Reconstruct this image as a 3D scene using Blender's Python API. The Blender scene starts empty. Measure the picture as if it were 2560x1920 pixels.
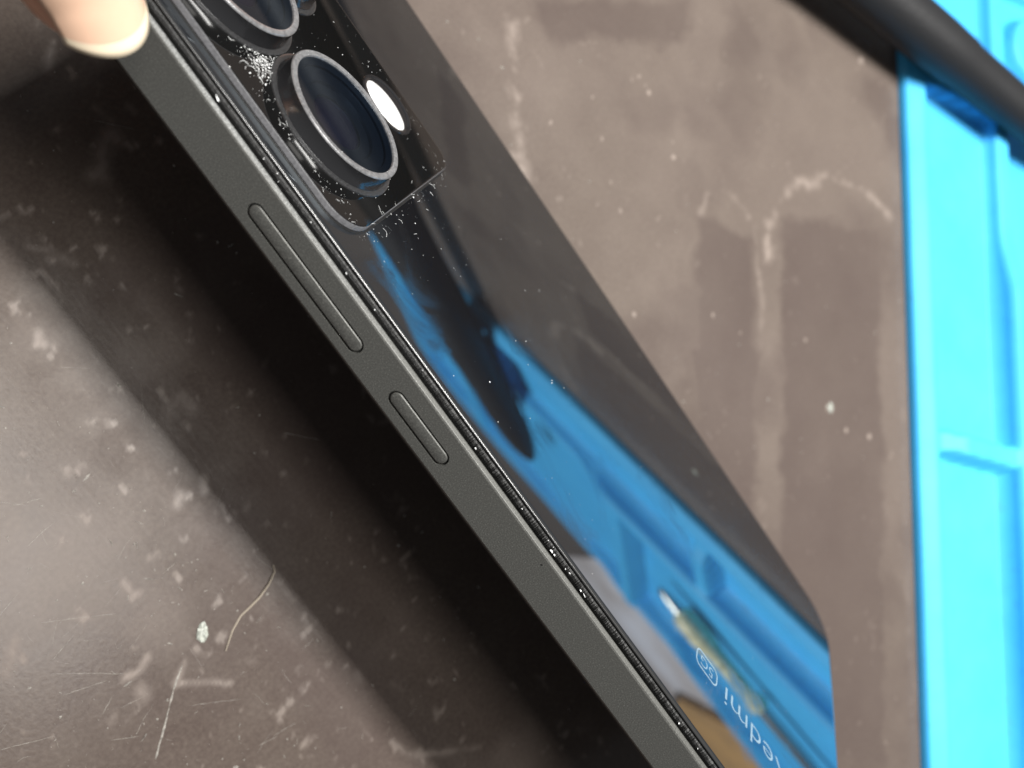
import bpy, bmesh, math, random
import numpy as np
from mathutils import Vector, Matrix

random.seed(7)
rng = np.random.default_rng(11)
MM = 0.001
scene = bpy.context.scene
C = scene.collection

# ------------------------------------------------------------------ camera
cam_data = bpy.data.cameras.new('camera')
cam = bpy.data.objects.new('camera', cam_data)
C.objects.link(cam)
RIGHT = Vector((0.66889, -0.567828, 0.479748))
UP = Vector((0.599671, 0.793568, 0.103172))
FWD = Vector((0.439296, -0.21868, -0.87132))
cam.matrix_world = Matrix((
    (RIGHT.x, UP.x, -FWD.x, -99.398 * MM),
    (RIGHT.y, UP.y, -FWD.y, -0.397 * MM),
    (RIGHT.z, UP.z, -FWD.z, 160.331 * MM),
    (0, 0, 0, 1)))
cam_data.sensor_width = 36.0
cam_data.lens = 35.565
cam_data.clip_start = 0.005
cam_data.clip_end = 20.0
cam_data.dof.use_dof = True
cam_data.dof.focus_distance = 0.131
cam_data.dof.aperture_fstop = 19.0
scene.camera = cam

# ------------------------------------------------------------------ room light
world = bpy.data.worlds.new('World')
scene.world = world
world.use_nodes = True
bg = world.node_tree.nodes['Background']
bg.inputs[0].default_value = (0.95, 0.97, 1.0, 1)
bg.inputs[1].default_value = 0.20

def area(name, loc, target, sx, sy, power, color):
    l = bpy.data.lights.new(name, 'AREA')
    l.shape = 'RECTANGLE'
    l.size = sx
    l.size_y = sy
    l.energy = power
    l.color = color
    o = bpy.data.objects.new(name, l)
    C.objects.link(o)
    o.location = loc
    d = Vector(target) - Vector(loc)
    o.rotation_euler = (0, math.atan2(-d.x, -d.z), 0)      # long side along the bench
    return o

area('bench_lamp', (0.135, -0.07, 0.60), (-0.05, 0.0, 0.0), 0.062, 0.34, 9.4, (1.0, 0.985, 0.95))
area('ceiling_lamp', (-0.10, 0.03, 1.75), (0.0, 0.0, 0.0), 0.34, 0.75, 13.5, (1.0, 0.97, 0.92))

scene.view_settings.view_transform = 'Standard'
scene.view_settings.look = 'None'
scene.view_settings.exposure = 0.0
scene.view_settings.gamma = 1.0
scene.view_settings.use_curve_mapping = False
scene.render.engine = 'CYCLES'
scene.cycles.use_denoising = True
scene.cycles.max_bounces = 8
scene.cycles.caustics_reflective = False
scene.cycles.caustics_refractive = False

# ------------------------------------------------------------------ materials
class NT:
    def __init__(self, name):
        self.m = bpy.data.materials.new(name)
        self.m.use_nodes = True
        self.t = self.m.node_tree
        self.b = self.t.nodes['Principled BSDF']
    def n(self, typ, **kw):
        x = self.t.nodes.new(typ)
        for k, v in kw.items():
            setattr(x, k, v)
        return x
    def l(self, a, b):
        self.t.links.new(a, b)
    def set(self, **kw):
        for k, v in kw.items():
            self.b.inputs[k.replace('_', ' ')].default_value = v
        return self
    def coord(self, scale=(1, 1, 1)):
        tc = self.n('ShaderNodeTexCoord')
        mp = self.n('ShaderNodeMapping')
        mp.inputs['Scale'].default_value = scale
        self.l(tc.outputs['Object'], mp.inputs['Vector'])
        return mp.outputs['Vector']
    def noise(self, scale, detail=4, rough=0.55, vec=None, dist=0.0):
        x = self.n('ShaderNodeTexNoise')
        x.inputs['Scale'].default_value = scale
        x.inputs['Detail'].default_value = detail
        x.inputs['Roughness'].default_value = rough
        x.inputs['Distortion'].default_value = dist
        self.l(vec if vec is not None else self.coord(), x.inputs['Vector'])
        return x.outputs['Fac']
    def ramp(self, fac, stops):
        r = self.n('ShaderNodeValToRGB')
        e = r.color_ramp.elements
        while len(e) < len(stops):
            e.new(0.5)
        for i, (p, c) in enumerate(stops):
            e[i].position = p
            e[i].color = c if len(c) == 4 else (*c, 1)
        self.l(fac, r.inputs[0])
        return r.outputs[0]
    def mix(self, fac, a, b):
        x = self.n('ShaderNodeMix', data_type='RGBA')
        for sock, val in ((x.inputs[0], fac), (x.inputs[6], a), (x.inputs[7], b)):
            if isinstance(val, (int, float)):
                sock.default_value = val
            elif isinstance(val, tuple):
                sock.default_value = val if len(val) == 4 else (*val, 1)
            else:
                self.l(val, sock)
        return x.outputs[2]
    def bump(self, height, strength=0.3, dist=0.0001):
        x = self.n('ShaderNodeBump')
        x.inputs['Strength'].default_value = strength
        x.inputs['Distance'].default_value = dist
        self.l(height, x.inputs['Height'])
        self.l(x.outputs[0], self.b.inputs['Normal'])

def col(r, g, b):
    return (r, g, b, 1)

def simple(name, c, rough=0.4, metal=0.0, ior=1.5, noise_scale=None, noise_amt=0.2, bump=None):
    k = NT(name)
    k.set(Base_Color=col(*c), Roughness=rough, Metallic=metal, IOR=ior)
    if noise_scale:
        f = k.noise(noise_scale)
        lo = tuple(x * (1 - noise_amt) for x in c)
        hi = tuple(min(1, x * (1 + noise_amt)) for x in c)
        k.l(k.ramp(f, [(0.3, lo), (0.7, hi)]), k.b.inputs['Base Color'])
        if bump:
            k.bump(f, bump[0], bump[1])
    return k.m

M = {}
# matte anodised frame with a fine sparkle
k = NT('frame_paint')
k.set(Metallic=0.25, Roughness=0.42, IOR=1.5)
f1 = k.noise(6000, 2)
k.l(k.ramp(f1, [(0.35, (0.058, 0.058, 0.054)), (0.6, (0.090, 0.090, 0.083)), (0.74, (0.16, 0.16, 0.148))]), k.b.inputs['Base Color'])
k.bump(f1, 0.35, 0.00004)
M['frame'] = k.m
# chamfer: same paint, scuffed and dusty
k = NT('scuffed_chamfer')
k.set(Metallic=0.2, Roughness=0.5)
f1 = k.noise(5200, 4, 0.7)
tc = k.n('ShaderNodeTexCoord')
sx = k.n('ShaderNodeSeparateXYZ')
k.l(tc.outputs['Object'], sx.inputs[0])
mr = k.n('ShaderNodeMapRange')
mr.inputs['From Min'].default_value = 0.018
mr.inputs['From Max'].default_value = 0.052
k.l(sx.outputs['Y'], mr.inputs['Value'])
worn = k.ramp(f1, [(0.36, (0.075, 0.076, 0.073)), (0.52, (0.14, 0.143, 0.14)), (0.75, (0.36, 0.365, 0.36))])
clean = k.ramp(f1, [(0.4, (0.055, 0.055, 0.050)), (0.7, (0.085, 0.085, 0.078)), (0.85, (0.3, 0.3, 0.29))])
k.l(k.mix(mr.outputs[0], clean, worn), k.b.inputs['Base Color'])
k.bump(f1, 0.8, 0.0001)
M['chamfer'] = k.m
M['black_plastic'] = simple('black_plastic', (0.008, 0.008, 0.008), 0.45, noise_scale=3000, noise_amt=0.5)
k = NT('black_adhesive')
k.set(Roughness=0.5)
f1 = k.noise(5000, 3)
k.l(k.ramp(f1, [(0.45, (0.004, 0.004, 0.004)), (0.7, (0.012, 0.012, 0.011)), (0.85, (0.07, 0.07, 0.065))]), k.b.inputs['Base Color'])
k.bump(f1, 0.8, 0.0001)
M['adhesive'] = k.m
# glossy black back glass with faint smears in the gloss
k = NT('black_back_glass')
k.set(Base_Color=col(0.006, 0.006, 0.007), IOR=2.35, Specular_Tint=col(0.80, 0.93, 1.0))
f1 = k.noise(48, 6, 0.6, dist=1.2)
k.l(k.ramp(f1, [(0.44, (0.012, 0.012, 0.012)), (0.58, (0.03, 0.03, 0.03)), (0.74, (0.16, 0.16, 0.16))]), k.b.inputs['Roughness'])
M['back_glass'] = k.m
k = NT('glass_rim')
k.set(Base_Color=col(0.02, 0.02, 0.02), IOR=1.6, Roughness=0.22)
M['glass_rim'] = k.m
M['module_glass'] = simple('module_black_glass', (0.004, 0.004, 0.004), 0.02, ior=1.5)
M['module_edge'] = simple('module_edge', (0.085, 0.085, 0.09), 0.35, metal=0.0, ior=1.3, noise_scale=3000, noise_amt=0.3)
k = NT('lens_ring_metal')
k.set(Metallic=0.35, Roughness=0.3)
f1 = k.noise(2500, 4, 0.7)
k.l(k.ramp(f1, [(0.35, (0.13, 0.13, 0.135)), (0.7, (0.27, 0.27, 0.275))]), k.b.inputs['Base Color'])
M['lens_ring'] = k.m
M['lens_wall'] = simple('lens_wall_black', (0.012, 0.012, 0.013), 0.15, ior=1.6)
M['lens_flange'] = simple('lens_flange', (0.06, 0.06, 0.062), 0.3, metal=0.6, noise_scale=4000, noise_amt=0.5)
k = NT('lens_cover_glass')
out = k.t.nodes['Material Output']
fr = k.n('ShaderNodeFresnel'); fr.inputs['IOR'].default_value = 1.75
tr = k.n('ShaderNodeBsdfTransparent'); tr.inputs[0].default_value = col(0.40, 0.50, 0.62)
gl = k.n('ShaderNodeBsdfGlossy'); gl.inputs['Roughness'].default_value = 0.02
gl.inputs[0].default_value = col(0.85, 0.93, 1.0)
mx = k.n('ShaderNodeMixShader')
k.l(fr.outputs[0], mx.inputs[0]); k.l(tr.outputs[0], mx.inputs[1]); k.l(gl.outputs[0], mx.inputs[2])
k.l(mx.outputs[0], out.inputs['Surface'])
M['lens_glass'] = k.m
M['baffle'] = simple('lens_baffle', (0.012, 0.013, 0.016), 0.4, noise_scale=2000)
M['pupil'] = simple('coated_lens_element', (0.012, 0.008, 0.02), 0.05, ior=1.7)
k = NT('flash_diffuser')
k.set(Roughness=0.15, Base_Color=col(0.86, 0.87, 0.88))
f1 = k.noise(700, 3)
k.l(k.ramp(f1, [(0.35, (0.42, 0.42, 0.41)), (0.5, (0.72, 0.72, 0.71))]), k.b.inputs['Base Color'])
M['flash'] = k.m
M['print'] = simple('pale_print', (0.17, 0.24, 0.29), 0.35)
M['dust'] = simple('dust', (0.75, 0.76, 0.76), 0.8)
M['debris'] = simple('pale_debris', (0.20, 0.185, 0.165), 0.7, noise_scale=3000, noise_amt=0.5)
M['fibre'] = simple('fibre', (0.26, 0.22, 0.17), 0.6)
M['flake'] = simple('flake_white', (0.25, 0.26, 0.23), 0.55, noise_scale=2500, noise_amt=0.6)
# blue silicone
k = NT('blue_silicone')
k.set(Roughness=0.55, IOR=1.35)
f1 = k.noise(45, 5, 0.65)
f3 = k.noise(420, 5, 0.7)
cb = k.ramp(f1, [(0.3, (0.045, 0.37, 0.74)), (0.7, (0.062, 0.43, 0.80))])
k.l(k.mix(k.ramp(f3, [(0.56, (0, 0, 0)), (0.72, (0.45, 0.45, 0.45))]), cb, (0.055, 0.25, 0.48)), k.b.inputs['Base Color'])
f2 = k.noise(2600, 2)
k.bump(f2, 0.25, 0.00006)
M['tray'] = k.m
# black tool
k = NT('black_tool_plastic')
k.set(Base_Color=col(0.014, 0.014, 0.015), Roughness=0.5, IOR=1.35)
wv = k.n('ShaderNodeTexVoronoi')
wv.inputs['Scale'].default_value = 1500
k.l(k.coord(), wv.inputs['Vector'])
k.bump(wv.outputs['Distance'], 0.35, 0.00015)
M['tool'] = k.m
M['brass'] = simple('brass', (0.74, 0.66, 0.42), 0.25, metal=0.0, noise_scale=400, noise_amt=0.4)
M['steel'] = simple('steel', (0.55, 0.55, 0.52), 0.25, metal=1.0)
k = NT('lavender_paper')
k.set(Roughness=0.7)
k.l(k.ramp(k.noise(16, 3), [(0.38, (0.36, 0.31, 0.30)), (0.52, (0.52, 0.48, 0.50)), (0.68, (0.66, 0.65, 0.72))]), k.b.inputs['Base Color'])
M['paper'] = k.m
k = NT('cardboard')
k.set(Roughness=0.8)
f1 = k.noise(45, 4)
k.l(k.ramp(f1, [(0.35, (0.34, 0.20, 0.09)), (0.65, (0.54, 0.31, 0.12))]), k.b.inputs['Base Color'])
M['cardboard'] = k.m
k = NT('skin')
k.set(Roughness=0.42, IOR=1.42, Subsurface_Weight=0.25, Subsurface_Scale=0.002)
k.b.inputs['Subsurface Radius'].default_value = (1.0, 0.4, 0.2)
f1 = k.noise(160, 4)
k.l(k.ramp(f1, [(0.3, (0.52, 0.26, 0.17)), (0.7, (0.62, 0.35, 0.24))]), k.b.inputs['Base Color'])
f2 = k.noise(2200, 3)
k.bump(f2, 0.25, 0.00015)
M['skin'] = k.m
M['nail'] = simple('nail', (0.58, 0.38, 0.27), 0.22, ior=1.5, noise_scale=200, noise_amt=0.06)
M['nail_edge'] = simple('nail_free_edge', (0.64, 0.54, 0.40), 0.3)

# work surface: brown-grey top with worn, whitish residue and painted lamp falloff in one attribute
k = NT('brown_work_surface')
vec = k.coord()
att = k.n('ShaderNodeAttribute', attribute_name='residue_falloff')
sep = k.n('ShaderNodeSeparateColor')
k.l(att.outputs['Color'], sep.inputs[0])
n_big = k.noise(14, 6, 0.6, vec)
n_mid = k.noise(120, 6, 0.65, vec)
n_fine = k.noise(1400, 3, 0.6, vec)
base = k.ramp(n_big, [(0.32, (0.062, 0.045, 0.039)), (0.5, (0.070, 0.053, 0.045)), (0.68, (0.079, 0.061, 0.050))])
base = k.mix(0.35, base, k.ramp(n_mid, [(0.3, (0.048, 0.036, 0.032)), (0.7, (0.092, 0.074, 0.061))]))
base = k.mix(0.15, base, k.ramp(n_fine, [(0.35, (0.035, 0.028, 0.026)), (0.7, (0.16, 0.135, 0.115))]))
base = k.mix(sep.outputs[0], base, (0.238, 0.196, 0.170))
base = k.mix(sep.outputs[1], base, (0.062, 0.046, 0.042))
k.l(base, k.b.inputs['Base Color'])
k.set(IOR=1.28)
rr = k.ramp(n_mid, [(0.3, (0.15, 0.15, 0.15)), (0.7, (0.22, 0.22, 0.22))])
rr = k.mix(sep.outputs[0], rr, (0.5, 0.5, 0.5))
k.l(rr, k.b.inputs['Roughness'])
# fine anisotropic wear scratches in the relief
sc1 = k.noise(900, 3, 0.6, k.coord((1, 0.06, 1)))
mp = k.n('ShaderNodeMath', operation='ADD')
k.l(sc1, mp.inputs[0])
k.l(n_fine, mp.inputs[1])
k.bump(mp.outputs[0], 0.14, 0.00008)
M['surface'] = k.m

# ------------------------------------------------------------------ mesh helpers
def link(name, me, mat, parent=None):
    o = bpy.data.objects.new(name, me)
    C.objects.link(o)
    if mat is not None and not me.materials:
        me.materials.append(M[mat])
    if parent is not None:
        o.parent = parent
    return o

def mesh(name, verts, faces, mat, parent=None, smooth=False, scale=MM):
    me = bpy.data.meshes.new(name)
    me.from_pydata([tuple(c * scale for c in v) for v in verts], [], faces)
    me.update()
    if smooth:
        me.polygons.foreach_set('use_smooth', [True] * len(me.polygons))
    return link(name, me, mat, parent)

def tag(o, label=None, category=None, group=None, kind=None):
    if label: o['label'] = label
    if category: o['category'] = category
    if group: o['group'] = group
    if kind: o['kind'] = kind
    return o

def rrect(x0, y0, x1, y1, radii, seg=10):
    """counter-clockwise rounded rectangle with outward normals; radii: (x1y1, x0y1, x0y0, x1y0)"""
    pts, nor = [], []
    cs = [(x1, y1, -1, -1, 0), (x0, y1, 1, -1, 90), (x0, y0, 1, 1, 180), (x1, y0, -1, 1, 270)]
    for (cx, cy, sx, sy, a0), r in zip(cs, radii):
        for i in range(seg + 1):
            a = math.radians(a0 + 90 * i / seg)
            pts.append((cx + sx * r + r * math.cos(a), cy + sy * r + r * math.sin(a)))
            nor.append((math.cos(a), math.sin(a)))
    return pts, nor

def sweep(outline, profile, closed=False, cap_top=False, cap_bottom=False):
    """profile: list of (inset, z)"""
    pts, nor = outline
    n, m = len(pts), len(profile)
    V = []
    for ins, z in profile:
        for (x, y), (nx, ny) in zip(pts, nor):
            V.append((x - nx * ins, y - ny * ins, z))
    F, side = [], 0
    rng_ = m if closed else m - 1
    for j in range(rng_):
        a, b = j * n, ((j + 1) % m) * n
        for i in range(n):
            i2 = (i + 1) % n
            F.append((a + i, a + i2, b + i2, b + i))
    side = len(F)
    if cap_top:
        F.append(tuple((m - 1) * n + i for i in range(n)))
    if cap_bottom:
        F.append(tuple(reversed(range(n))))
    return V, F, side

def lathe(profile, seg=64, close_top=True, close_bottom=False):
    V, F = [], []
    for r, z in profile:
        for i in range(seg):
            a = 2 * math.pi * i / seg
            V.append((r * math.cos(a), r * math.sin(a), z))
    m = len(profile)
    for j in range(m - 1):
        for i in range(seg):
            i2 = (i + 1) % seg
            F.append((j * seg + i, j * seg + i2, (j + 1) * seg + i2, (j + 1) * seg + i))
    if close_top:
        F.append(tuple((m - 1) * seg + i for i in range(seg)))
    if close_bottom:
        F.append(tuple(reversed(range(seg))))
    return V, F

def smooth_by_angle(o, deg=35):
    me = o.data
    bm = bmesh.new()
    bm.from_mesh(me)
    for f in bm.faces:
        f.smooth = True
    for e in bm.edges:
        if len(e.link_faces) == 2 and e.calc_face_angle(0) > math.radians(deg):
            e.smooth = False
    bm.to_mesh(me)
    bm.free()
    return o

def bake(o):
    dg = bpy.context.evaluated_depsgraph_get()
    me = bpy.data.meshes.new_from_object(o.evaluated_get(dg))
    o.modifiers.clear()
    o.data = me
    return o

# value noise in numpy
def vnoise(x, y, cell, seed):
    r = np.random.default_rng(seed)
    N = 256
    g = r.random((N, N))
    u, v = x / cell, y / cell
    iu, iv = np.floor(u).astype(int), np.floor(v).astype(int)
    fu, fv = u - iu, v - iv
    fu, fv = fu * fu * (3 - 2 * fu), fv * fv * (3 - 2 * fv)
    a = g[iu % N, iv % N]; b = g[(iu + 1) % N, iv % N]
    c = g[iu % N, (iv + 1) % N]; d = g[(iu + 1) % N, (iv + 1) % N]
    return (a * (1 - fu) + b * fu) * (1 - fv) + (c * (1 - fu) + d * fu) * fv

def fbm(x, y, cell, seed, octs=4):
    s, a, t = 0, 1.0, 0
    for i in range(octs):
        s = s + a * vnoise(x, y, cell / 2 ** i, seed + i)
        t += a
        a *= 0.55
    return s / t

def grid_mesh(name, X, Y, Z, mat, parent=None, smooth=True):
    nx, ny = X.shape
    co = np.stack([X, Y, Z], -1).reshape(-1, 3) * MM
    idx = np.arange(nx * ny).reshape(nx, ny)
    q = np.stack([idx[:-1, :-1], idx[1:, :-1], idx[1:, 1:], idx[:-1, 1:]], -1).reshape(-1, 4)
    me = bpy.data.meshes.new(name)
    me.vertices.add(len(co)); me.vertices.foreach_set('co', co.ravel())
    me.loops.add(q.size); me.loops.foreach_set('vertex_index', q.ravel().astype(np.int32))
    me.polygons.add(len(q))
    me.polygons.foreach_set('loop_start', (np.arange(len(q)) * 4).astype(np.int32))
    me.update(calc_edges=True)
    me.validate()
    if smooth:
        me.polygons.foreach_set('use_smooth', [True] * len(q))
    return link(name, me, mat, parent)

# ------------------------------------------------------------------ work surface
RES = [
    ([(38.5, -41.6), (44.4, -37.8), (48.8, -39.3), (50.8, -44.7), (51.4, -49.8), (46.9, -56.5), (41.3, -63.6), (33.4, -71.3)], 2.2, 0.6),
    ([(49.2, -58.0), (55.3, -52.3), (61.7, -50.3), (69.0, -50.5), (77.1, -54.2), (82.3, -59.3), (86.5, -65.8), (88.0, -71.9)], 2.2, 1.0),
    ([(44.5, -62.1), (25.6, -82.7), (5.7, -103.5), (-12.7, -124.3)], 3.5, 0.35),
    ([(39.3, -35.2), (28.4, -48.8), (14.0, -61.8), (2.9, -70.8)], 3, 0.35),
    ([(26.9, 11.6), (17.7, 1.2), (10.6, -8.1), (9.2, -12.4)], 3, 0.8),
    ([(25.4, 11.3), (26.6, 5.6), (26.9, 1.3)], 2, 0.6),
    ([(87.0, -75.2), (58.1, -108.0), (30.6, -139.4), (10.7, -162.0)], 3, 0.4),
    ([(30.3, -48.9), (32.1, -47.8)], 1.5, 0.8),
    ([(40.8, -4.0), (36.3, 2.6), (32.4, 7.7)], 1.6, 0.5),
    ([(16.1, -11.3), (20.4, -19.1), (20.8, -30.2)], 5, 0.25),
    ([(10.2, -87.5), (13.7, -92.9), (22.9, -94.2)], 4, 0.3),
    ([(18.7, -136.6), (19.1, -134.1), (15.5, -138.9)], 2, 0.6),
    ([(-55.3, 27.2), (-51.7, 29.7), (-49.3, 31.2), (-49.4, 30.0)], 2.6, 0.75),
    ([(-55.7, 35.2), (-55.7, 35.1)], 1.0, 0.8),
    ([(-51.0, 43.2), (-48.7, 45.2)], 1.4, 0.4),
    ([(-43.9, 43.5), (-44.0, 40.7)], 1.8, 0.35),
    ([(-49.2, 35.7), (-48.0, 32.9)], 1.2, 0.35),
    ([(-44.8, 33.2), (-44.5, 31.8)], 1.0, 0.4),
    ([(-76.1, 12.6), (-77.9, 11.3), (-76.7, 10.9)], 1.6, 0.7),
    ([(-75.7, 10.1), (-76.1, 9.2)], 0.8, 0.6),
    ([(-65.9, 17.7), (-67.7, 21.0), (-69.7, 23.5)], 1.2, 0.4),
    ([(-98.3, -35.0), (-96.5, -35.8), (-94.2, -34.8)], 1.2, 0.75),
    ([(-97.7, -37.9), (-97.6, -38.5)], 1.6, 0.6),
    ([(-93.1, -40.6), (-90.3, -43.1), (-87.8, -45.9)], 1.0, 0.7),
    ([(-90.6, -38.8), (-93.8, -40.4)], 1.0, 0.6),
    ([(-90.1, -23.5), (-90.2, -25.7), (-89.1, -26.3)], 1.3, 0.5),
    ([(-83.3, -23.7), (-84.9, -23.7)], 1.0, 0.5),
    ([(-75.4, -19.1), (-76.5, -19.5)], 2.0, 0.5),
    ([(-71.5, -18.7), (-72.7, -20.4)], 1.0, 0.5),
    ([(-68.7, -26.6), (-69.6, -27.1)], 1.0, 0.5),
    ([(-69.4, -7.6), (-67.2, -6.6), (-65.8, -8.6)], 2.5, 0.25),
    ([(-74.5, -72.2), (-74.6, -74.9), (-72.8, -77.3), (-70.2, -79.5), (-63.8, -84.7)], 1.1, 0.7),
    ([(-72.3, -76.7), (-73.2, -79.0)], 1, 0.6),
    ([(-54.6, -70.9), (-54.7, -72.5)], 0.8, 0.4),
    ([(-71.5, -59.7), (-71.9, -60.8)], 1.6, 0.35),
    ([(-68.6, -65.1), (-68.2, -67.1)], 1, 0.3),
    ([(-103.2, -38.3), (-102.0, -37.7)], 0.8, 0.5),
    ([(-72.2, -40.9), (-72.2, -43.3)], 1, 0.3),
    ([(-106.0, -20.2), (-109.5, -22.9)], 2, 0.4),
    ([(-106.3, -22.5), (-106.4, -23.1)], 1, 0.6),
]
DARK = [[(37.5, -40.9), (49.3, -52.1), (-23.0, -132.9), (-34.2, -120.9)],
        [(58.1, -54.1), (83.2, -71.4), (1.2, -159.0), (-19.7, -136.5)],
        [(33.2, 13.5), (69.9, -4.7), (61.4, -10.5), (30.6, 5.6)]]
SPOTS = [(45.7, -10.4, 0.5), (43.8, -9.9, 0.4), (45.8, -12.8, 0.4), (32.7, -8.2, 0.4), (45.7, -14.2, 0.7), (41.5, -92.6, 1.3), (42.0, -99.3, 0.8), (46.7, -104.8, 0.8), (42.0, -27.7, 0.8), (43.9, -25.3, 0.4), (28.4, -58.2, 0.6), (29.1, -15.7, 0.5), (9.7, -63.2, 0.3), (3.9, -80.1, 0.7), (2.4, -85.3, 0.5), (1.9, -88.5, 0.5), (12.2, -46.7, 0.6), (25.1, -23.6, 0.4), (23.2, -29.1, 0.5), (106.0, -38.7, 1.0), (9.1, -114.9, 0.4), (31.9, -65.4, 0.4), (45.9, -77.3, 0.6), (72.0, -37.1, 0.3), (20.9, -7.3, 0.5), (19.5, -25.1, 0.4)]

def seg_dist(X, Y, pts):
    d = np.full(X.shape, 1e9)
    for (ax, ay), (bx, by) in zip(pts[:-1], pts[1:]):
        vx, vy = bx - ax, by - ay
        L = vx * vx + vy * vy + 1e-9
        t = np.clip(((X - ax) * vx + (Y - ay) * vy) / L, 0, 1)
        d = np.minimum(d, np.hypot(X - ax - t * vx, Y - ay - t * vy))
    return d

def poly_sdf(X, Y, P):
    inside = np.zeros(X.shape, bool)
    for (ax, ay), (bx, by) in zip(P, P[1:] + P[:1]):
        c = ((ay > Y) != (by > Y)) & (X < (bx - ax) * (Y - ay) / (by - ay + 1e-12) + ax)
        inside ^= c
    d = seg_dist(X, Y, P + P[:1])
    return np.where(inside, -d, d)

def axis(lo, f0, f1, hi, fine, coarse):
    return np.concatenate([np.arange(lo, f0, coarse), np.arange(f0, f1, fine), np.arange(f1, hi + coarse, coarse)])

xs = axis(-420, -122, 110, 620, 0.45, 20)
ys = axis(-640, -176, 62, 420, 0.45, 20)
GX, GY = np.meshgrid(xs, ys, indexing='ij')
wx = GX + (fbm(GX, GY, 6, 50) - 0.5) * 5.5
wy = GY + (fbm(GX, GY, 6, 60) - 0.5) * 5.5
nz2 = 0.5 * fbm(GX, GY, 1.6, 20) + 0.5 * fbm(GX, GY, 6, 27)
res_falloff = np.zeros(GX.shape)
for pts, w, it in RES:
    sharp = 0.55 if w < 3 else 0.9
    amp = 0.35 if w < 1.9 else 0.55
    d = seg_dist(GX + (wx - GX) * amp, GY + (wy - GY) * amp, pts)
    m_ = np.clip(1 - d / (w * (sharp + (1.0 if GX.size and pts[0][0] > 0 else 0.35))), 0, 1) ** 1.4
    res_falloff = np.maximum(res_falloff, it * m_ * np.clip(0.15 + 1.9 * (nz2 - 0.25), 0, 1))
for x, y, r_ in SPOTS:
    d = np.hypot(GX - x, GY - y)
    res_falloff = np.maximum(res_falloff, np.clip((r_ - d) / 0.3, 0, 1) * 0.95)
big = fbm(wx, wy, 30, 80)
res_falloff = np.maximum(res_falloff, np.clip((big - 0.60) * 0.9, 0, 0.14))
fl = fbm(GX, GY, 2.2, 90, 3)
res_falloff = np.maximum(res_falloff, np.clip((fl - 0.72) * 3.5, 0, 0.40))
falloff_ = np.clip((GX + 25) / 45, 0, 1)          # lamp falloff painted into the colour: right half of the top lightened
res_falloff = np.maximum(res_falloff, falloff_ * (0.20 + 0.13 * np.clip(fbm(wx, wy, 24, 210) * 1.6 - 0.35, 0, 1)))
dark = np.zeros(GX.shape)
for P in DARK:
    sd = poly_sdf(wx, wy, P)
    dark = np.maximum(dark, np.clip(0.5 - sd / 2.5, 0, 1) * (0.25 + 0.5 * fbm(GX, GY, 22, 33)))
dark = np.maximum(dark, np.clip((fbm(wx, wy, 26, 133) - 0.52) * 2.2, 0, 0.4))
dark *= (1 - np.clip((res_falloff - 0.34) * 1.8, 0, 1))
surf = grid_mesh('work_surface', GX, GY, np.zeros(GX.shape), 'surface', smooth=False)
ca = surf.data.color_attributes.new('residue_falloff', 'FLOAT_COLOR', 'POINT')
buf = np.stack([res_falloff, dark, np.zeros(res_falloff.shape), np.ones(res_falloff.shape)], -1).reshape(-1)
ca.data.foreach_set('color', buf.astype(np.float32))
surf['kind'] = 'structure'

# ------------------------------------------------------------------ blue silicone tray
TL0 = np.array([156.45, 0.0])
TD = np.array([math.sin(0.722466), math.cos(0.722466)])
TP = np.array([TD[1], -TD[0]])
def tray_xy(s, p):
    return TL0[0] + s * TD[0] + p * TP[0], TL0[1] + s * TD[1] + p * TP[1]

ss = np.concatenate([np.arange(-300, -2, 0.75), [-1.5, -0.6, 0.4, 1.4, 2.4, 3.2, 3.9, 4.5, 5.0, 5.3, 5.4]])
pb = np.concatenate([[0, 0.05, 0.25, 0.6, 1.1, 1.7, 2.4], np.arange(3.0, 113, 0.55), [113.4, 114, 114.5, 114.8, 115.0]])
S, Pb = np.meshgrid(ss, pb, indexing='ij')
OUT_S = [-300, -188, -170, -153, -140, -123, -93, -37, -10, 0, 5.4]
OUT_P = [235, 163, 151, 139, 128, 124, 128, 117, 105, 95, 84]
pmax = np.interp(S, OUT_S, OUT_P)
P_ = np.where(Pb < 40, Pb, 40 + (Pb - 40) * (pmax - 40) / 75.0)
ztop, zfloor = 4.4, 0.4
def sm(x, a, b):
    t = np.clip((x - a) / (b - a), 0, 1)
    return t * t * (3 - 2 * t)
H = np.full(S.shape, zfloor)
def wall(dist, hw, top=ztop, slope=1.6):
    global H
    H = np.maximum(H, zfloor + (top - zfloor) * (1 - sm(dist, hw, hw + slope)))
wall(P_, 5.2, top=3.7, slope=1.4)                                  # near rim
H = np.where(P_ < 5.2, 2.3 + 1.4 * sm(P_, 0.0, 5.2), H)
wall(pmax - P_, 5.0, top=4.4 + 2.4 * sm(-S, 98, 116), slope=1.2)                           # far rim
wall(5.4 - S, 6.0, slope=2.0)                             # end rim
zr = 4.4 + 3.2 * sm(-S, 98, 116)
wall(np.abs(P_ - 32.5), 2.2, top=zr, slope=0.9)                   # long ridge
row1 = P_ < 32.5
for sd, tp in ((-150.5, 6.2), (-62.0, 4.4), (-238.0, 6.2)):
    wall(np.where(row1 & (P_ > 5.0), np.abs(S + P_ * 0.14 - sd), 99), 2.3, top=3.6 + (tp - 3.6) * sm(P_, 5.0, 13.0), slope=1.0)
for sd, tp in ((-119.0, 7.6), (-215.0, 7.6), (-30.0, 4.4)):
    wall(np.where(row1, 99, np.abs(S - sd)), 2.4, top=tp, slope=1.0)
# round bosses and wells at the end of the tray
dc = np.hypot(S + 47, P_ - 47)
wall(dc, 8.0, top=4.6, slope=1.2)
wall(np.hypot(S + 28, P_ - 20), 4.5, top=3.6, slope=1.4)
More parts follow.
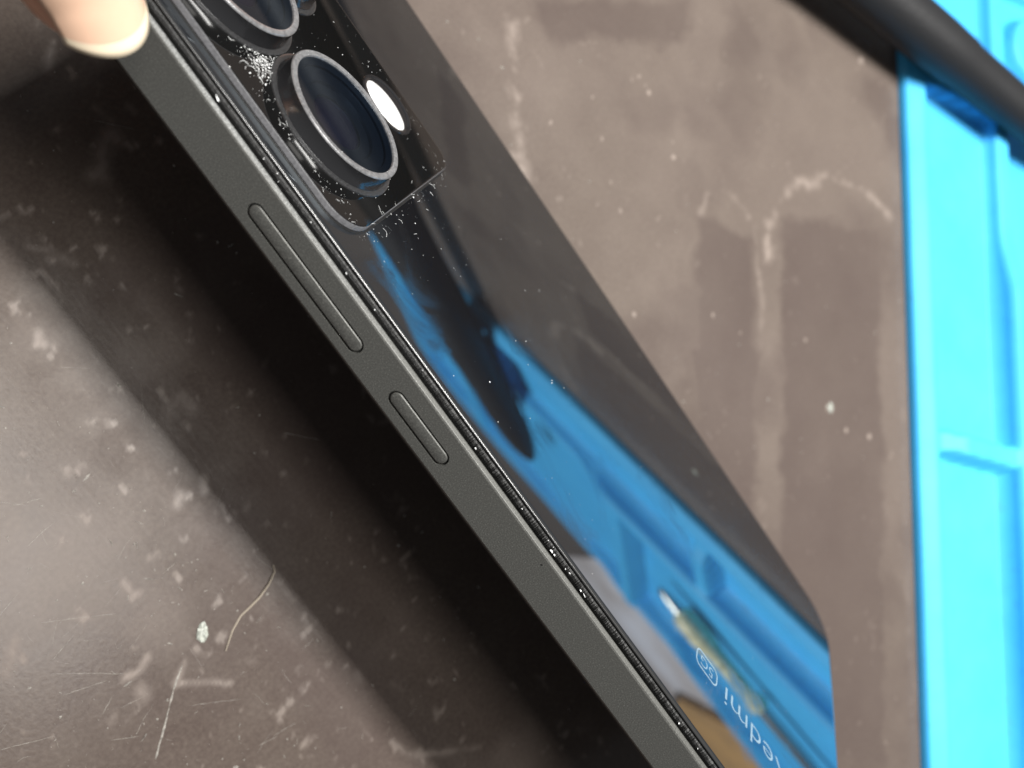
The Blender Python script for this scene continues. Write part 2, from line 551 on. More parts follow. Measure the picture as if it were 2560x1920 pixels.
# rounded outer edges
H = np.where(P_ < 0.6, H * (0.15 + 0.85 * np.sqrt(np.clip(P_ / 0.6, 0, 1))), H)
H = np.where(pmax - P_ < 0.6, H * (0.15 + 0.85 * np.sqrt(np.clip((pmax - P_) / 0.6, 0, 1))), H)
H = np.where(5.4 - S < 0.6, H * (0.15 + 0.85 * np.sqrt(np.clip((5.4 - S) / 0.6, 0, 1))), H)
H[:, 0] = 0.0
H[:, -1] = 0.0
H[-1, :] = 0.0
H += (fbm(S, P_, 20, 140) - 0.5) * 0.25 * (H > 1)
TX, TY = tray_xy(S, P_)
tray = grid_mesh('parts_tray', TX, TY, H + 0.004, 'tray')
tag(tray, 'bright blue silicone parts tray with rimmed compartments lying on the brown surface', 'tray')

# ------------------------------------------------------------------ smartphone
TH = 0.660566
W_, U0, U1 = 74.0, -46.0, 121.7
HT = 8.47                      # total thickness to the top of the back glass
phone = bpy.data.objects.new('smartphone', None)
C.objects.link(phone)
phone.location = (0, -0.038, 0)
phone.rotation_euler = (0, TH, 0)
tag(phone, 'black smartphone tilted up on its long edge, glossy back towards the viewer', 'smartphone')
def PX(v): return v - W_
def PY(u): return 38.0 - u
def PZ(w): return w + HT
BODY = rrect(PX(0), PY(U1), PX(W_), PY(U0), (9.5, 9.5, 9.5, 9.5), 28)

# frame: closed profile swept round the body, button slots cut into it
prof = [(1.6, PZ(-8.2)), (0.55, PZ(-8.2)), (0.22, PZ(-8.08)), (0.0, PZ(-7.75)), (0.0, PZ(-1.98)),
        (0.10, PZ(-1.76)), (0.16, PZ(-1.72)), (0.50, PZ(-1.46)), (0.62, PZ(-1.44)), (0.74, PZ(-1.58)), (0.8, PZ(-2.4)), (1.6, PZ(-2.4))]
V, F, _ = sweep(BODY, prof, closed=True)
frame = mesh('frame', V, F, 'frame', phone)
n_out = len(BODY[0])
frame.data.materials.append(M['chamfer'])
for i, p_ in enumerate(frame.data.polygons):
    if i // n_out in (6, 7):
        p_.material_index = 1
bm = bmesh.new(); bm.from_mesh(frame.data)
bmesh.ops.recalc_face_normals(bm, faces=bm.faces)
bm.to_mesh(frame.data); bm.free()

def stadium(u0, u1, w0, w1, grow=0.0, seg=12):
    """outline in (y, z) of the left side"""
    r = (w1 - w0) / 2 + grow
    wc = (w0 + w1) / 2
    a0, a1 = u0 + (w1 - w0) / 2, u1 - (w1 - w0) / 2
    pts = []
    for i in range(seg + 1):
        a = math.pi / 2 + math.pi * i / seg
        pts.append((PY(a0) - r * math.cos(a), PZ(wc) + r * math.sin(a)))
    for i in range(seg + 1):
        a = -math.pi / 2 + math.pi * i / seg
        pts.append((PY(a1) - r * math.cos(a), PZ(wc) + r * math.sin(a)))
    return pts

def prism_x(name, rings, mat, parent=None):
    """rings: list of (outline, x)"""
    n = len(rings[0][0])
    V = [(x, y, z) for o_, x in rings for (y, z) in o_]
    F = []
    for j in range(len(rings) - 1):
        for i in range(n):
            i2 = (i + 1) % n
            F.append((j * n + i, j * n + i2, (j + 1) * n + i2, (j + 1) * n + i))
    F.append(tuple(range(n)))
    F.append(tuple(reversed([(len(rings) - 1) * n + i for i in range(n)])))
    o_ = mesh(name, V, F, mat, parent)
    b_ = bmesh.new(); b_.from_mesh(o_.data)
    bmesh.ops.recalc_face_normals(b_, faces=b_.faces)
    b_.to_mesh(o_.data); b_.free()
    return o_

BUT = [('volume_button', -7.6, 13.4, -6.55, -4.25), ('power_button', 19.4, 30.6, -6.45, -4.15)]
cutters = []
for nm, u0, u1, w0, w1 in BUT:
    c_ = prism_x('cut', [(stadium(u0, u1, w0, w1), PX(-1)), (stadium(u0, u1, w0, w1), PX(0.75))], 'black_plastic', phone)
    cutters.append(c_)
bpy.context.view_layer.update()
for c_ in cutters:
    md = frame.modifiers.new('b', 'BOOLEAN')
    md.operation = 'DIFFERENCE'
    md.solver = 'EXACT'
    md.object = c_
bake(frame)
for c_ in cutters:
    bpy.data.objects.remove(c_, do_unlink=True)
smooth_by_angle(frame, 24)
for nm, u0, u1, w0, w1 in BUT:
    # dark floor of the slot, then the key itself
    b_ = prism_x(nm, [(stadium(u0, u1, w0, w1, -0.26), PX(0.7)), (stadium(u0, u1, w0, w1, -0.26), PX(0.10)),
                      (stadium(u0, u1, w0, w1, -0.28), PX(0.04)), (stadium(u0, u1, w0, w1, -0.34), PX(-0.03)), (stadium(u0, u1, w0, w1, -0.44), PX(-0.06))], 'frame', phone)
    smooth_by_angle(b_, 50)

# microphone pin hole: a tiny dark pit on the flat of the frame
V, F = lathe([(0.15, 0.0), (0.14, 0.01)], 12)
pit = mesh('pin_hole', [(PX(-0.004 - z), PY(48) + x, PZ(-2.9) + y) for x, y, z in V], F, 'black_plastic', phone)

# screen glass on the underside
V, F, _ = sweep(BODY, [(0.75, PZ(-8.47)), (0.45, PZ(-8.40)), (0.40, PZ(-8.22)), (0.7, PZ(-8.12))], cap_top=True, cap_bottom=True)
scr = mesh('screen', V, F, 'module_glass', phone)
# inner tray that closes the body
V, F, _ = sweep(BODY, [(1.3, PZ(-8.12)), (1.3, PZ(-1.75)), (1.25, PZ(-1.7))], cap_top=True)
mesh('inner_plate', V, F, 'black_plastic', phone)
# adhesive seam: a rough, ribbed black strip between frame and back cover
path, nor = rrect(PX(0), PY(U1), PX(W_), PY(U0), (9.5, 9.5, 9.5, 9.5), 28)
dense, dn = [], []
for i in range(len(path)):
    a, b = path[i], path[(i + 1) % len(path)]
    na, nb = nor[i], nor[(i + 1) % len(path)]
    L = math.hypot(b[0] - a[0], b[1] - a[1])
    k_ = max(1, int(L / 0.09))
    for j in range(k_):
        t = j / k_
        dense.append((a[0] + (b[0] - a[0]) * t, a[1] + (b[1] - a[1]) * t))
        dn.append((na[0] + (nb[0] - na[0]) * t, na[1] + (nb[1] - na[1]) * t))
V, rows = [], [(1.08, -1.74, 0.0), (1.08, -1.5, 0.6), (1.08, -1.1, 1.0), (1.22, -0.78, 0.9), (1.50, -0.47, 0.0), (1.9, -0.45, 0.0)]
nd = len(dense)
ribs = rng.random(nd)
for ins, w, am in rows:
    for i, ((x, y), (nx, ny)) in enumerate(zip(dense, dn)):
        u = 38.0 - y
        strong = min(1.0, max(0.12, (u - 12) / 25.0))
        rib = (0.5 + 0.5 * math.sin(i * 1.9 + 2 * ribs[i])) * 0.22 * strong + ribs[(i * 7) % nd] * 0.10 * strong
        q = ins - rib * am
        V.append((x - nx * q, y - ny * q, PZ(w) + am * 0.06 * (ribs[(i * 3) % nd] - 0.5)))
F = []
for j in range(len(rows) - 1):
    for i in range(nd):
        i2 = (i + 1) % nd
        F.append((j * nd + i, j * nd + i2, (j + 1) * nd + i2, (j + 1) * nd + i))
mesh('adhesive_seam', V, F, 'adhesive', phone)

# back cover glass
V, F, nside = sweep(BODY, [(1.9, PZ(-0.41)), (1.30, PZ(-0.40)), (1.20, PZ(-0.33)), (1.18, PZ(-0.24)), (1.24, PZ(-0.14)), (1.38, PZ(-0.06)), (1.58, PZ(-0.015)), (1.9, PZ(0.0))], cap_top=True)
bgl = mesh('back_cover', V, F, 'back_glass', phone)
bgl.data.materials.append(M['glass_rim'])
for i, p_ in enumerate(bgl.data.polygons):
    if i < nside:
        p_.use_smooth = True
        if i // n_out < 6:
            p_.material_index = 1

# camera module plate
MV0, MV1, MU0, MU1 = 3.6, 43.0, -43.5, 2.3
MOD = rrect(PX(MV0), PY(MU1), PX(MV1), PY(MU0), (5, 5, 5.5, 3.2), 10)
V, F, nside = sweep(MOD, [(0, PZ(0.004)), (0, PZ(0.16)), (0.02, PZ(0.18)), (0.05, PZ(0.80)), (0.16, PZ(0.885)), (0.35, PZ(0.9))], cap_top=True)
mod = mesh('camera_module', V, F, 'module_glass', phone)
mod.data.materials.append(M['module_edge'])
mod.data.materials.append(M['lens_wall'])
nm_ = len(MOD[0])
for i, p_ in enumerate(mod.data.polygons):
    if i < nside:
        p_.use_smooth = True
        r_ = i // nm_
        p_.material_index = 2 if r_ == 0 else (1 if r_ in (1, 2, 3) else 0)
# thin black gasket round the module
V, F, _ = sweep(MOD, [(-0.35, PZ(0.004)), (-0.33, PZ(0.05)), (-0.02, PZ(0.06))])
mesh('module_gasket', V, F, 'black_plastic', mod)

def place(o_, v, u, w):
    o_.location = (PX(v) * MM, PY(u) * MM, PZ(w) * MM)
    return o_

def lens(u, v, r, dark=False):
    base = place(bpy.data.objects.new('camera_lens', None), v, u, 0.9)
    C.objects.link(base)
    base.parent = phone
    V, F = lathe([(r + 1.15, 0.0), (r + 1.12, 0.16), (r + 0.95, 0.24), (r + 0.4, 0.24)], 96, close_top=False)
    smooth_by_angle(mesh('flange', V, F, 'lens_flange', base), 40)
    V, F = lathe([(r + 0.45, 0.0), (r + 0.40, 0.45), (r + 0.18, 0.7), (r + 0.12, 2.38)], 96, close_top=False)
    smooth_by_angle(mesh('lens_barrel', V, F, 'lens_wall', base), 40)
    V, F = lathe([(r + 0.12, 2.38), (r + 0.10, 2.5), (r, 2.6), (r - 0.55, 2.62), (r - 0.75, 2.56), (r - 0.82, 2.30)], 96, close_top=False)
    smooth_by_angle(mesh('lens_ring', V, F, 'lens_wall' if dark else 'lens_ring', base), 40)
    V, F = lathe([(r - 0.7, 2.36), (0.02, 2.36)], 96)
    mesh('lens_glass', V, F, 'lens_glass', base)
    V, F = lathe([(r - 0.75, 2.25), (r - 1.6, 1.9), (r - 1.65, 1.6), (r * 0.62, 1.35), (r * 0.60, 1.0), (r * 0.44, 0.8), (r * 0.43, 0.5), (0.02, 0.5)], 64)
    smooth_by_angle(mesh('lens_baffle', V, F, 'baffle', base), 30)
    V, F = lathe([(r * 0.42, 0.55), (r * 0.36, 0.95), (r * 0.25, 1.25), (r * 0.12, 1.40), (0.02, 1.44)], 48)
    smooth_by_angle(mesh('lens_element', V, F, 'pupil', base), 80)
    return base
lens(-10.3, 17.0, 9.15)
lens(-30.9, 16.4, 9.15)
lens(-31.2, 31.2, 5.4, True)

# flash
fb = place(bpy.data.objects.new('flash', None), 35.8, -9.7, 0.9)
C.objects.link(fb)
fb.parent = phone
V, F = lathe([(4.9, 0.0), (4.85, 0.12), (4.4, 0.16), (4.2, 0.05)], 64, close_top=False)
smooth_by_angle(mesh('flash_bezel', V, F, 'lens_wall', fb), 40)
V, F = lathe([(4.25, 0.02), (3.6, 0.22), (2.4, 0.38), (1.2, 0.46), (0.05, 0.48)], 64)
smooth_by_angle(mesh('flash_window', [(x * 0.70 - 0.7, y * 0.97, z) for x, y, z in V], F, 'flash', fb), 60)
V, F = lathe([(4.3, 0.03), (0.02, 0.03)], 48)
mesh('flash_recess', V, F, 'lens_wall', fb)

# printed name and badge on the back cover, reading up the phone
def text_mesh(s, size, name):
    cu = bpy.data.curves.new('t', 'FONT')
    cu.body = s
    cu.size = size
    cu.resolution_u = 6
    cu.offset = -0.012
    o_ = bpy.data.objects.new('t', cu)
    C.objects.link(o_)
    dg = bpy.context.evaluated_depsgraph_get()
    me = bpy.data.meshes.new_from_object(o_.evaluated_get(dg))
    bpy.data.objects.remove(o_, do_unlink=True)
    me.name = name
    return me
def put_text(s, name, ua, ub, v_base, v_top, w=0.012):
    """text runs from u=ub (start) to u=ua (end), letters' tops towards smaller v"""
    me = text_mesh(s, 1.0, name)
    co = np.array([v.co[:] for v in me.vertices])
    x0, x1, y1 = co[:, 0].min(), co[:, 0].max(), co[:, 1].max()
    y0 = 0.0
    for v in me.vertices:
        tx = (v.co.x - x0) / (x1 - x0)
        ty = (v.co.y - y0) / (y1 - y0)
        u = ub + (ua - ub) * tx
        vv = v_base + (v_top - v_base) * ty
        v.co = (PX(vv) * MM, PY(u) * MM, PZ(w) * MM)
    me.update()
    return link(name, me, 'print', phone)
put_text('Redmi', 'printed_name', 85.6, 103.2, 16.8, 13.0)
put_text('5G', 'badge_lettering', 78.9, 82.2, 16.4, 14.5)
BO = rrect(PX(13.7), PY(83.4), PX(17.2), PY(77.7), (1.2,) * 4, 8)
V, F, _ = sweep(BO, [(0.0, PZ(0.010)), (0.0, PZ(0.014)), (0.26, PZ(0.014)), (0.26, PZ(0.010))])
mesh('badge_outline', V, F, 'print', phone)

# ------------------------------------------------------------------ dust on the phone
def specks(name, items, mat, parent=None):
    """items: (x, y, z, size, elongation, angle) -> tiny irregular lumps, one mesh"""
    V, F = [], []
    for x, y, z, s, el, a in items:
        b0 = len(V)
        k_ = 6
        ca_, sa_ = math.cos(a), math.sin(a)
        for i in range(k_):
            t = 2 * math.pi * i / k_
            r_ = s * (0.6 + 0.8 * random.random())
            px, py = r_ * math.cos(t) * el, r_ * math.sin(t) / max(1, el * 0.6)
            V.append((x + px * ca_ - py * sa_, y + px * sa_ + py * ca_, z))
        V.append((x, y, z + s * 0.7))
        for i in range(k_):
            F.append((b0 + i, b0 + (i + 1) % k_, b0 + k_))
    return mesh(name, V, F, mat, parent)
it = []
def zone(n, u0, u1, v0, v1, w, smin, smax, gauss=False):
    for _ in range(n):
        if gauss:
            u = random.gauss((u0 + u1) / 2, (u1 - u0) / 4); v = random.gauss((v0 + v1) / 2, (v1 - v0) / 4)
        else:
            u = random.uniform(u0, u1); v = random.uniform(v0, v1)
        s = smin + (smax - smin) * random.random() ** 3
        it.append((PX(v), PY(u), PZ(w), s, random.choice([1, 1, 1, 2, 3.5]), random.uniform(0, 3.14)))
zone(240, -25, -15, 6.5, 17, 0.9, 0.025, 0.13, True)
zone(90, -22.5, -17.5, 9, 14.5, 1.0, 0.03, 0.10, True)
zone(120, -40, 2, 5, 42, 0.9, 0.02, 0.06)
zone(60, -18, 0, 5.2, 8.5, 0.9, 0.02, 0.07)
zone(50, -24, 2, 36, 42, 0.9, 0.02, 0.06)
zone(26, 2.3, 3.2, 6, 42, 0.02, 0.025, 0.08)
zone(34, 2.4, 4.5, 6, 42, 0.01, 0.02, 0.06)
zone(24, 4, 16, 4, 34, 0.01, 0.02, 0.05)
zone(26, -24, 40, 5, 42, 0.9, 0.06, 0.13)
it[-26:] = [(x, y, PZ(0.9) if y > PY(2.0) else PZ(0.0), sz, 1, a) for x, y, z, sz, e, a in it[-26:]]
zone(45, 5, 60, 3, 70, 0.0, 0.02, 0.05)
zone(60, 60, 120, 3, 70, 0.0, 0.015, 0.04)
for _ in range(40):   # ring of dust round the lower lens flange
    a = random.uniform(0, 6.28)
    r_ = 10.45 + random.uniform(-0.1, 0.2)
    it.append((PX(17.0 + r_ * math.cos(a)), PY(-10.3 + r_ * math.sin(a)), PZ(0.92), random.uniform(0.02, 0.06), 1, 0))
for _ in range(70):   # on the tops of the rings
    a = random.uniform(0, 6.28)
    r_ = random.uniform(8.4, 9.1)
    it.append((PX(17.0 + r_ * math.cos(a)), PY(-10.3 + r_ * math.sin(a)), PZ(3.51), random.uniform(0.015, 0.04), 1, 0))
for _ in range(22):   # fluff sitting in the seam
    u = random.uniform(-20, 118)
    it.append((PX(0.8 + random.uniform(0, 0.15)), PY(u), PZ(-1.12 + random.uniform(0, 0.6)), random.uniform(0.03, 0.11), random.choice([1, 1.5, 2.5]), random.uniform(0, 3)))
for u, s, e in [(47.2, 0.22, 1.4), (47.9, 0.16, 1.2), (53.8, 0.15, 1.2), (54.6, 0.10, 3.0), (-18.6, 0.2, 2.2), (77, .1, 1.2), (30.8, .12, 1.5)]:
    it.append((PX(0.72), PY(u), PZ(-1.0), s, e, 1.2))
dust = specks('dust', it, 'dust', phone)
def lint_zone(V, F, n, u0, u1, v0, v1, w, l0, l1, r0):
    for _ in range(n):
        u = random.gauss((u0 + u1) / 2, (u1 - u0) / 4)
        v = random.gauss((v0 + v1) / 2, (v1 - v0) / 4)
        a = random.uniform(0, 6.28)
        L = random.uniform(l0, l1)
        cur = random.uniform(-1.6, 1.6)
        pts = []
        x, y = PX(v), PY(u)
        for i in range(6):
            pts.append((x, y, PZ(w) + 0.03 + 0.12 * random.random() * (i % 5 > 0)))
            a += cur / 5
            x += math.cos(a) * L / 5
            y += math.sin(a) * L / 5
        v_, f_ = tube(pts, [r0] * 6, 5)
        b0 = len(V)
        V.extend(v_)
        F.extend(tuple(b0 + q for q in ff) for ff in f_)
dust['kind'] = 'stuff'

# ------------------------------------------------------------------ black tool on the tray
def frame_from(d, up=Vector((0, 0, 1))):
    d = d.normalized()
    x = d.cross(up).normalized()
    y = x.cross(d).normalized()
    return x, y, d

def tube(pts, radii, seg=32, flat=1.0, closed=True):
    V, F = [], []
    n = len(pts)
    for i, p in enumerate(pts):
        a, b = pts[max(0, i - 1)], pts[min(n - 1, i + 1)]
        x, y, _ = frame_from(Vector(b) - Vector(a))
        for j in range(seg):
            t = 2 * math.pi * j / seg
            V.append(tuple(Vector(p) + x * (radii[i] * math.cos(t)) + y * (radii[i] * flat * math.sin(t))))
    for i in range(n - 1):
        for j in range(seg):
            j2 = (j + 1) % seg
            F.append((i * seg + j, i * seg + j2, (i + 1) * seg + j2, (i + 1) * seg + j))
    if closed:
        F.append(tuple(reversed(range(seg))))
        F.append(tuple((n - 1) * seg + j for j in range(seg)))
    return V, F

tip = Vector((149.5, -98.5, 9.0))
td = Vector((-0.504, 0.864, 0.022)).normalized()
prof = [(0, 0.15), (0.6, 0.9), (2, 1.7), (5, 2.7), (10, 3.8), (18, 4.8), (28, 5.2), (40, 5.5), (52, 5.7), (54, 6.0), (62, 6.3), (75, 6.4), (90, 6.5), (105, 7.0), (120, 8.4), (150, 8.8), (182, 8.4), (190, 7.2), (193, 5.0), (193.5, 0.3)]
V, F = tube([tip + td * a for a, _ in prof], [r_ for _, r_ in prof], 40)
tool = mesh('pointed_tool', V, F, 'tool')
smooth_by_angle(tool, 40)
tag(tool, 'black plastic pointed tool lying across the edge of the blue tray', 'tool')

LV, LF = [], []
lint_zone(LV, LF, 46, -24.5, -16.5, 6.5, 15.5, 0.9, 0.4, 1.8, 0.018)
lint_zone(LV, LF, 22, -22, -18, 8.5, 14, 1.0, 0.3, 1.2, 0.022)
lint_zone(LV, LF, 14, 0, 5, 6, 40, 0.9, 0.3, 1.4, 0.016)
lint_zone(LV, LF, 8, -20, 0, 5, 8, 0.9, 0.3, 1.2, 0.016)
lint = mesh('lint', LV, LF, 'dust', phone, smooth=True)
lint['kind'] = 'stuff'

# brass tipped rod lying in the second row of the tray
g0, g1 = Vector((122.5, -150.0, 5.2)), Vector((86.0, -238.0, 5.2))
gd = (g1 - g0).normalized()
rod = bpy.data.objects.new('brass_tipped_rod', None)
C.objects.link(rod)
rod.location = g0 * MM
tag(rod, 'small brass and steel rod lying inside the blue tray', 'tool')
def rod_part(name, prof, mat):
    V, F = tube([gd * a for a, _ in prof], [r_ * 1.25 for _, r_ in prof], 24)
    return smooth_by_angle(mesh(name, V, F, mat, rod), 40)
rod_part('steel_tip', [(0, 0.2), (1, 0.8), (6, 1.2), (9, 1.4), (10, 1.6)], 'steel')
rod_part('brass_body', [(9.8, 1.8), (11, 2.7), (14, 3.0), (20, 3.0), (24, 2.6), (27, 2.1), (40, 1.7), (44, 1.6)], 'brass')
rod_part('collar', [(43.8, 1.7), (44.5, 2.3), (46, 2.4), (48, 2.3), (49, 1.6)], 'brass')
rod_part('shaft', [(48.5, 1.5), (60, 1.5), (92, 1.5), (95, 1.3)], 'steel')

# paper and cardboard beyond the tray (seen mirrored in the phone)
def slab(name, P, z0, z1, mat):
    n = len(P)
    V = [(x, y, z0) for x, y in P] + [(x, y, z1) for x, y in P]
    F = [tuple(reversed(range(n))), tuple(range(n, 2 * n))] + [(i, (i + 1) % n, n + (i + 1) % n, n + i) for i in range(n)]
    o_ = mesh(name, V, F, mat)
    b_ = bmesh.new(); b_.from_mesh(o_.data); bmesh.ops.recalc_face_normals(b_, faces=b_.faces); b_.to_mesh(o_.data); b_.free()
    return o_
pap = slab('paper_sheet', [(205, -165), (176, -181), (172, -222), (180, -240), (236, -252), (440, -390), (460, -300), (300, -190)], 0.02, 0.4, 'paper')
tag(pap, 'pale lavender sheet of paper beyond the blue tray', 'paper')
crd = slab('cardboard_piece', [(178, -244), (172, -300), (160, -380), (380, -560), (460, -420), (238, -257)], 0.02, 0.018 + 2.6, 'cardboard')
tag(crd, 'orange brown piece of cardboard beyond the blue tray', 'cardboard')

# ------------------------------------------------------------------ debris on the surface
it = []
for _ in range(620):
    x, y = random.uniform(-120, 20), random.uniform(-100, 60)
    s = 0.05 + 0.22 * random.random() ** 5
    it.append((x, y, 0.01, s, random.choice([1, 1, 1.3, 2.0, 3.0]), random.uniform(0, 3.14)))
for _ in range(330):
    x, y = random.uniform(-116, -78), random.uniform(-62, 20)
    it.append((x, y, 0.01, 0.04 + 0.16 * random.random() ** 3, random.choice([1, 1, 1.5, 2.5, 4]), random.uniform(0, 3.14)))
for _ in range(160):
    x, y = random.uniform(0, 100), random.uniform(-150, 20)
    it.append((x, y, 0.01, 0.06 + 0.2 * random.random() ** 4, 1, 0))
crumbs = specks('crumbs', it, 'debris')
crumbs['kind'] = 'stuff'
tag(crumbs, 'fine pale crumbs and dust scattered over the brown surface', 'crumbs')

SCR = [
    ([(-91.0, -38.9), (-94.8, -41.3), (-98.5, -44.2), (-102.2, -46.9)], 0.28),
    ([(-96.1, -11.0), (-93.6, -10.7), (-91.2, -10.6)], 0.12), ([(-104.6, -16.3), (-100.9, -15.4)], 0.1),
    ([(-101.3, -20.7), (-93.3, -26.5)], 0.1), ([(-104.7, -27.2), (-97.7, -34.2)], 0.1), ([(-101.1, -37.6), (-97.9, -38.6)], 0.1),
    ([(-94.0, -44.4), (-88.0, -49.1)], 0.1), ([(-84.9, -26.4), (-82.4, -26.4)], 0.12), ([(-85.0, -8.4), (-83.4, -8.1)], 0.3),
    ([(-94.5, -5.1), (-90.6, -6.8)], 0.15), ([(-57.3, -21.2), (-53.2, -26.0)], 0.12), ([(-69.7, -2.0), (-73.2, -7.3)], 0.1),
    ([(-87.5, -57.6), (-90.4, -56.6)], 0.1), ([(-103.5, -36.6), (-100.6, -35.4)], 0.1), ([(-101.8, -42.6), (-104.8, -40.3)], 0.1),
    ([(-115.6, -30.8), (-109.6, -34.4)], 0.1), ([(-105.2, -30.8), (-100.1, -33.2)], 0.1), ([(-103.7, -25.9), (-99.2, -25.0)], 0.1),
    ([(-50.2, 33.8), (-46.1, 29.8)], 0.1), ([(-88.0, -57.1), (-84.1, -58.1)], 0.1)]
def ribbon(V, F, pts, w, z):
    b0 = len(V)
    n = len(pts)
    for i, (x, y) in enumerate(pts):
        a, b = pts[max(0, i - 1)], pts[min(n - 1, i + 1)]
        L = math.hypot(b[0] - a[0], b[1] - a[1]) + 1e-9
        nx, ny = -(b[1] - a[1]) / L, (b[0] - a[0]) / L
        ww = w * 0.5 * (0.5 + random.random()) * (0.3 if i in (0, n - 1) else 1)
        V.append((x + nx * ww, y + ny * ww, z)); V.append((x - nx * ww, y - ny * ww, z)); V.append((x, y, z + w * 0.25))
    for i in range(n - 1):
        a, b = b0 + 3 * i, b0 + 3 * i + 3
        F.append((a, a + 2, b + 2, b)); F.append((a + 2, a + 1, b + 1, b + 2))
def resample(pts, step, wob):
    out = []
    for (ax, ay), (bx, by) in zip(pts[:-1], pts[1:]):
        k_ = max(2, int(math.hypot(bx - ax, by - ay) / step))
        for i in range(k_):
            t = i / k_
            out.append((ax + (bx - ax) * t + random.uniform(-wob, wob), ay + (by - ay) * t + random.uniform(-wob, wob)))
    out.append(pts[-1])
    return out
V, F = [], []
for pts, w in SCR:
    ribbon(V, F, resample(pts, 0.6, 0.05), w * (0.85 if w > 0.2 else 0.5), 0.005)
for _ in range(60):
    x, y, a = random.uniform(-116, -70), random.uniform(-75, 15), random.uniform(0, 3.14)
    L = random.uniform(1, 5)
    c_ = random.uniform(-0.8, 0.8)
    ribbon(V, F, resample([(x, y), (x + L * .5 * math.cos(a) - c_ * math.sin(a) * .3, y + L * .5 * math.sin(a) + c_ * math.cos(a) * .3), (x + L * math.cos(a), y + L * math.sin(a))], 0.5, 0.02), random.uniform(0.015, 0.04), 0.004)
scr_o = mesh('scratches', V, F, 'debris', surf)
scr_o['kind'] = 'stuff'

# single hair-like fibre and a pale flake
fib_pts = [(-71.6, -36.6), (-72.1, -37.5), (-74.0, -38.4), (-76.3, -39.0), (-78.2, -39.2), (-80.2, -39.3), (-82.6, -40.2), (-85.2, -41.8)]
V, F = tube([(x, y, 0.2 + 0.25 * math.sin(i * 0.9)) for i, (x, y) in enumerate(fib_pts)], [0.10, 0.12, 0.13, 0.15, 0.15, 0.14, 0.12, 0.08], 8)
fib = smooth_by_angle(mesh('fibre', V, F, 'fibre'), 80)
tag(fib, 'thin curved pale fibre lying on the brown surface left of the phone', 'fibre')
def flake(name, x, y, sx, sy, a, mat, label):
    V, F = [], []
    n = 14
    for ring, (sc_, z) in enumerate([(1, 0.01), (0.92, 0.18), (0.5, 0.32)]):
        for i in range(n):
            t = 2 * math.pi * i / n
            r_ = sc_ * (0.7 + 0.5 * random.random())
            px, py = sx * r_ * math.cos(t), sy * r_ * math.sin(t)
            V.append((x + px * math.cos(a) - py * math.sin(a), y + px * math.sin(a) + py * math.cos(a), z + random.uniform(0, 0.08)))
    for j in range(2):
        for i in range(n):
            F.append((j * n + i, j * n + (i + 1) % n, (j + 1) * n + (i + 1) % n, (j + 1) * n + i))
    F.append(tuple(2 * n + i for i in range(n)))
    o_ = mesh(name, V, F, mat)
    tag(o_, label, 'flake')
    return o_
flake('flake', -85.9, -37.2, 1.5, 0.85, 0.75, 'flake', 'pale crinkled flake on the brown surface beside the curved fibre')
flake('flake', 41.5, -92.6, 1.2, 0.8, 0.9, 'flake', 'small white flake on the brown surface near the blue tray edge')

# ------------------------------------------------------------------ hand: thumb on the near edge, fingers over the far edge
def loft(bm_, pts, radii, seg=20, flat=1.0):
    V, F = tube(pts, radii, seg, flat)
    vs = [bm_.verts.new(Vector(v) * MM) for v in V]
    for f_ in F:
        bm_.faces.new([vs[i] for i in f_])
bm = bmesh.new()
E_ = Vector((-60.3, 29.2, 52.4))
bdir = Vector((0.03, 0.82, 0.57)).normalized()
th_pts, th_r = [], []
for d_, r_ in [(0.0, 0.3), (0.35, 1.6), (0.9, 2.6), (1.8, 3.6), (3.0, 4.5), (4.6, 5.2), (6.8, 5.8), (9.5, 6.4), (13, 7.1), (17, 7.7), (22, 8.2), (27, 8.6), (32, 9.0)]:
    th_pts.append(E_ + bdir * d_); th_r.append(r_)
b2 = Vector((0.35, 0.86, 0.36)).normalized()
last = th_pts[-1]
for d_, r_ in [(8, 9.0), (18, 9.4), (30, 11.0), (42, 13.0)]:
    th_pts.append(last + b2 * d_); th_r.append(r_)
loft(bm, th_pts, th_r, 28)
palm = Vector((-18, 112, 62))
loft(bm, [th_pts[-2], palm + Vector((-12, 0, 4)), palm + Vector((10, -4, -4)), palm + Vector((24, -14, -14))], [12, 17, 18, 13], 24)
loft(bm, [palm + Vector((-6, -6, 0)), palm + Vector((0, 26, 10)), palm + Vector((4, 60, 22)), palm + Vector((8, 120, 44))], [16, 20, 19, 21], 24)
for kx, (yo, zo, ln) in enumerate([(52, 20, 0), (70, 24, 2), (88, 27, 0)]):
    p0 = palm + Vector((18 - kx * 2, -14 + kx * 10, -8))
    loft(bm, [p0, Vector((20, yo + 8, zo + 12)), Vector((19, yo - 2, zo - 2)), Vector((12.5, yo - 10, zo - 8.5)), Vector((7.5, yo - 15, zo - 10)), Vector((6.5, yo - 16.2, zo - 10.3))],
         [10, 9, 8, 7.2, 5.0, 1.5], 20)
me = bpy.data.meshes.new('hand')
bm.to_mesh(me); bm.free()
hand = link('hand', me, 'skin')
md = hand.modifiers.new('r', 'REMESH'); md.mode = 'VOXEL'; md.voxel_size = 0.0007
md2 = hand.modifiers.new('s', 'SMOOTH'); md2.factor = 0.5; md2.iterations = 4
bake(hand)
hand.data.materials.clear(); hand.data.materials.append(M['skin'])
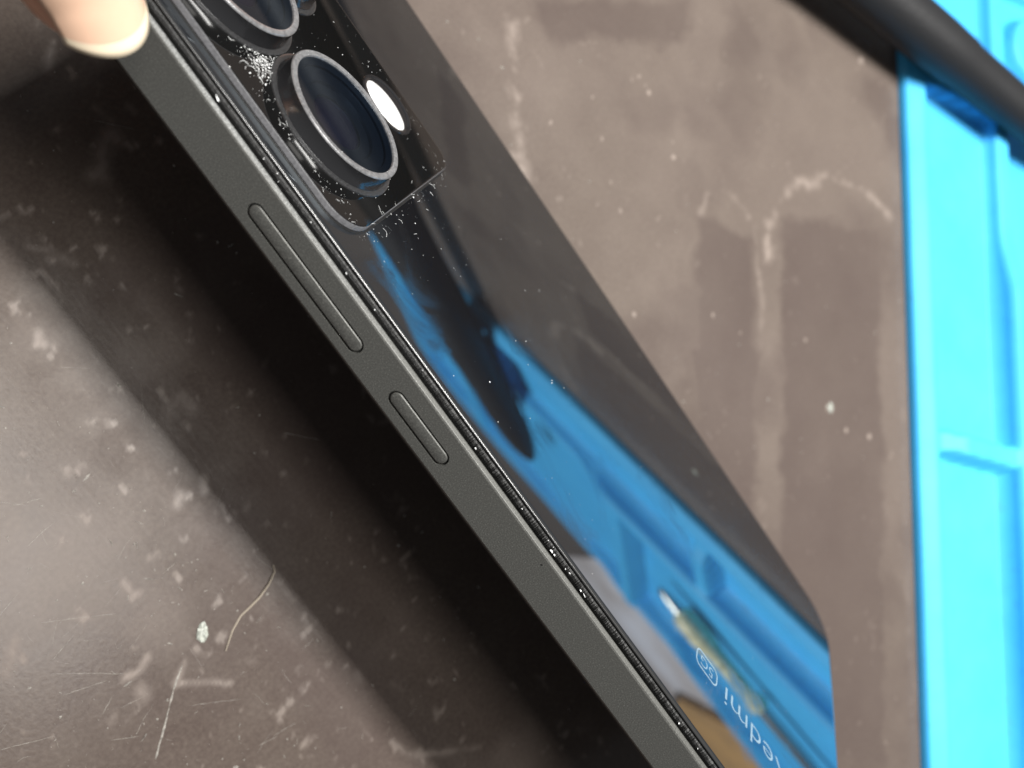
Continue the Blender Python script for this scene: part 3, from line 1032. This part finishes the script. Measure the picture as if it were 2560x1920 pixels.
hand.data.polygons.foreach_set('use_smooth', [True] * len(hand.data.polygons))
tag(hand, 'bare hand with thumb nail showing, gripping the phone by its edge', 'hand')
# thumb nail
axis_ = -bdir
to_cam = Vector((-99.4, -0.4, 160.3)) - E_
nrm = (to_cam - axis_ * to_cam.dot(axis_)).normalized()
side = axis_.cross(nrm).normalized()
rgt = Vector((0.669, -0.568, 0.48))
if side.dot(rgt) < 0:
    side = -side
ang0 = math.radians(22)
nrm2 = (nrm * math.cos(ang0) + side * math.sin(ang0)).normalized()
side2 = (side * math.cos(ang0) - nrm * math.sin(ang0)).normalized()
def rad_at(d_):
    ds = [0, 0.35, 0.9, 1.8, 3, 4.6, 6.8, 9.5, 13, 17, 22]
    rs = [0.3, 1.6, 2.6, 3.6, 4.5, 5.2, 5.8, 6.4, 7.1, 7.7, 8.2]
    return float(np.interp(d_, ds, rs))
NU, NV_ = 25, 19
V, F, free = [], [], []
for j in range(NV_):
    t = j / (NV_ - 1)                    # 0 at the free edge, 1 at the cuticle
    for i in range(NU):
        q = -1 + 2 * i / (NU - 1)
        d_ = -0.7 + 14 * t + 2.6 * q * q * (1 - t) - 2.2 * q * q * t
        half = math.radians(62)
        a = q * half
        base_r = max(rad_at(max(d_, 0.0)), 4.9 + 0.08 * d_) + 0.28
        lift = 1.0
        p = E_ + bdir * d_ + nrm2 * (math.cos(a) * base_r * lift) + side2 * (math.sin(a) * base_r * 0.98)
        V.append(tuple(p))
for j in range(NV_ - 1):
    for i in range(NU - 1):
        F.append((j * NU + i, j * NU + i + 1, (j + 1) * NU + i + 1, (j + 1) * NU + i))
nail = mesh('thumb_nail', V, F, 'nail', hand, smooth=True)
nail.data.materials.append(M['nail_edge'])
for i, p_ in enumerate(nail.data.polygons):
    if i // (NU - 1) < 2:
        p_.material_index = 1
md = nail.modifiers.new('t', 'SOLIDIFY'); md.thickness = 0.0005; md.offset = 0
bake(nail)
nail.data.polygons.foreach_set('use_smooth', [True] * len(nail.data.polygons))
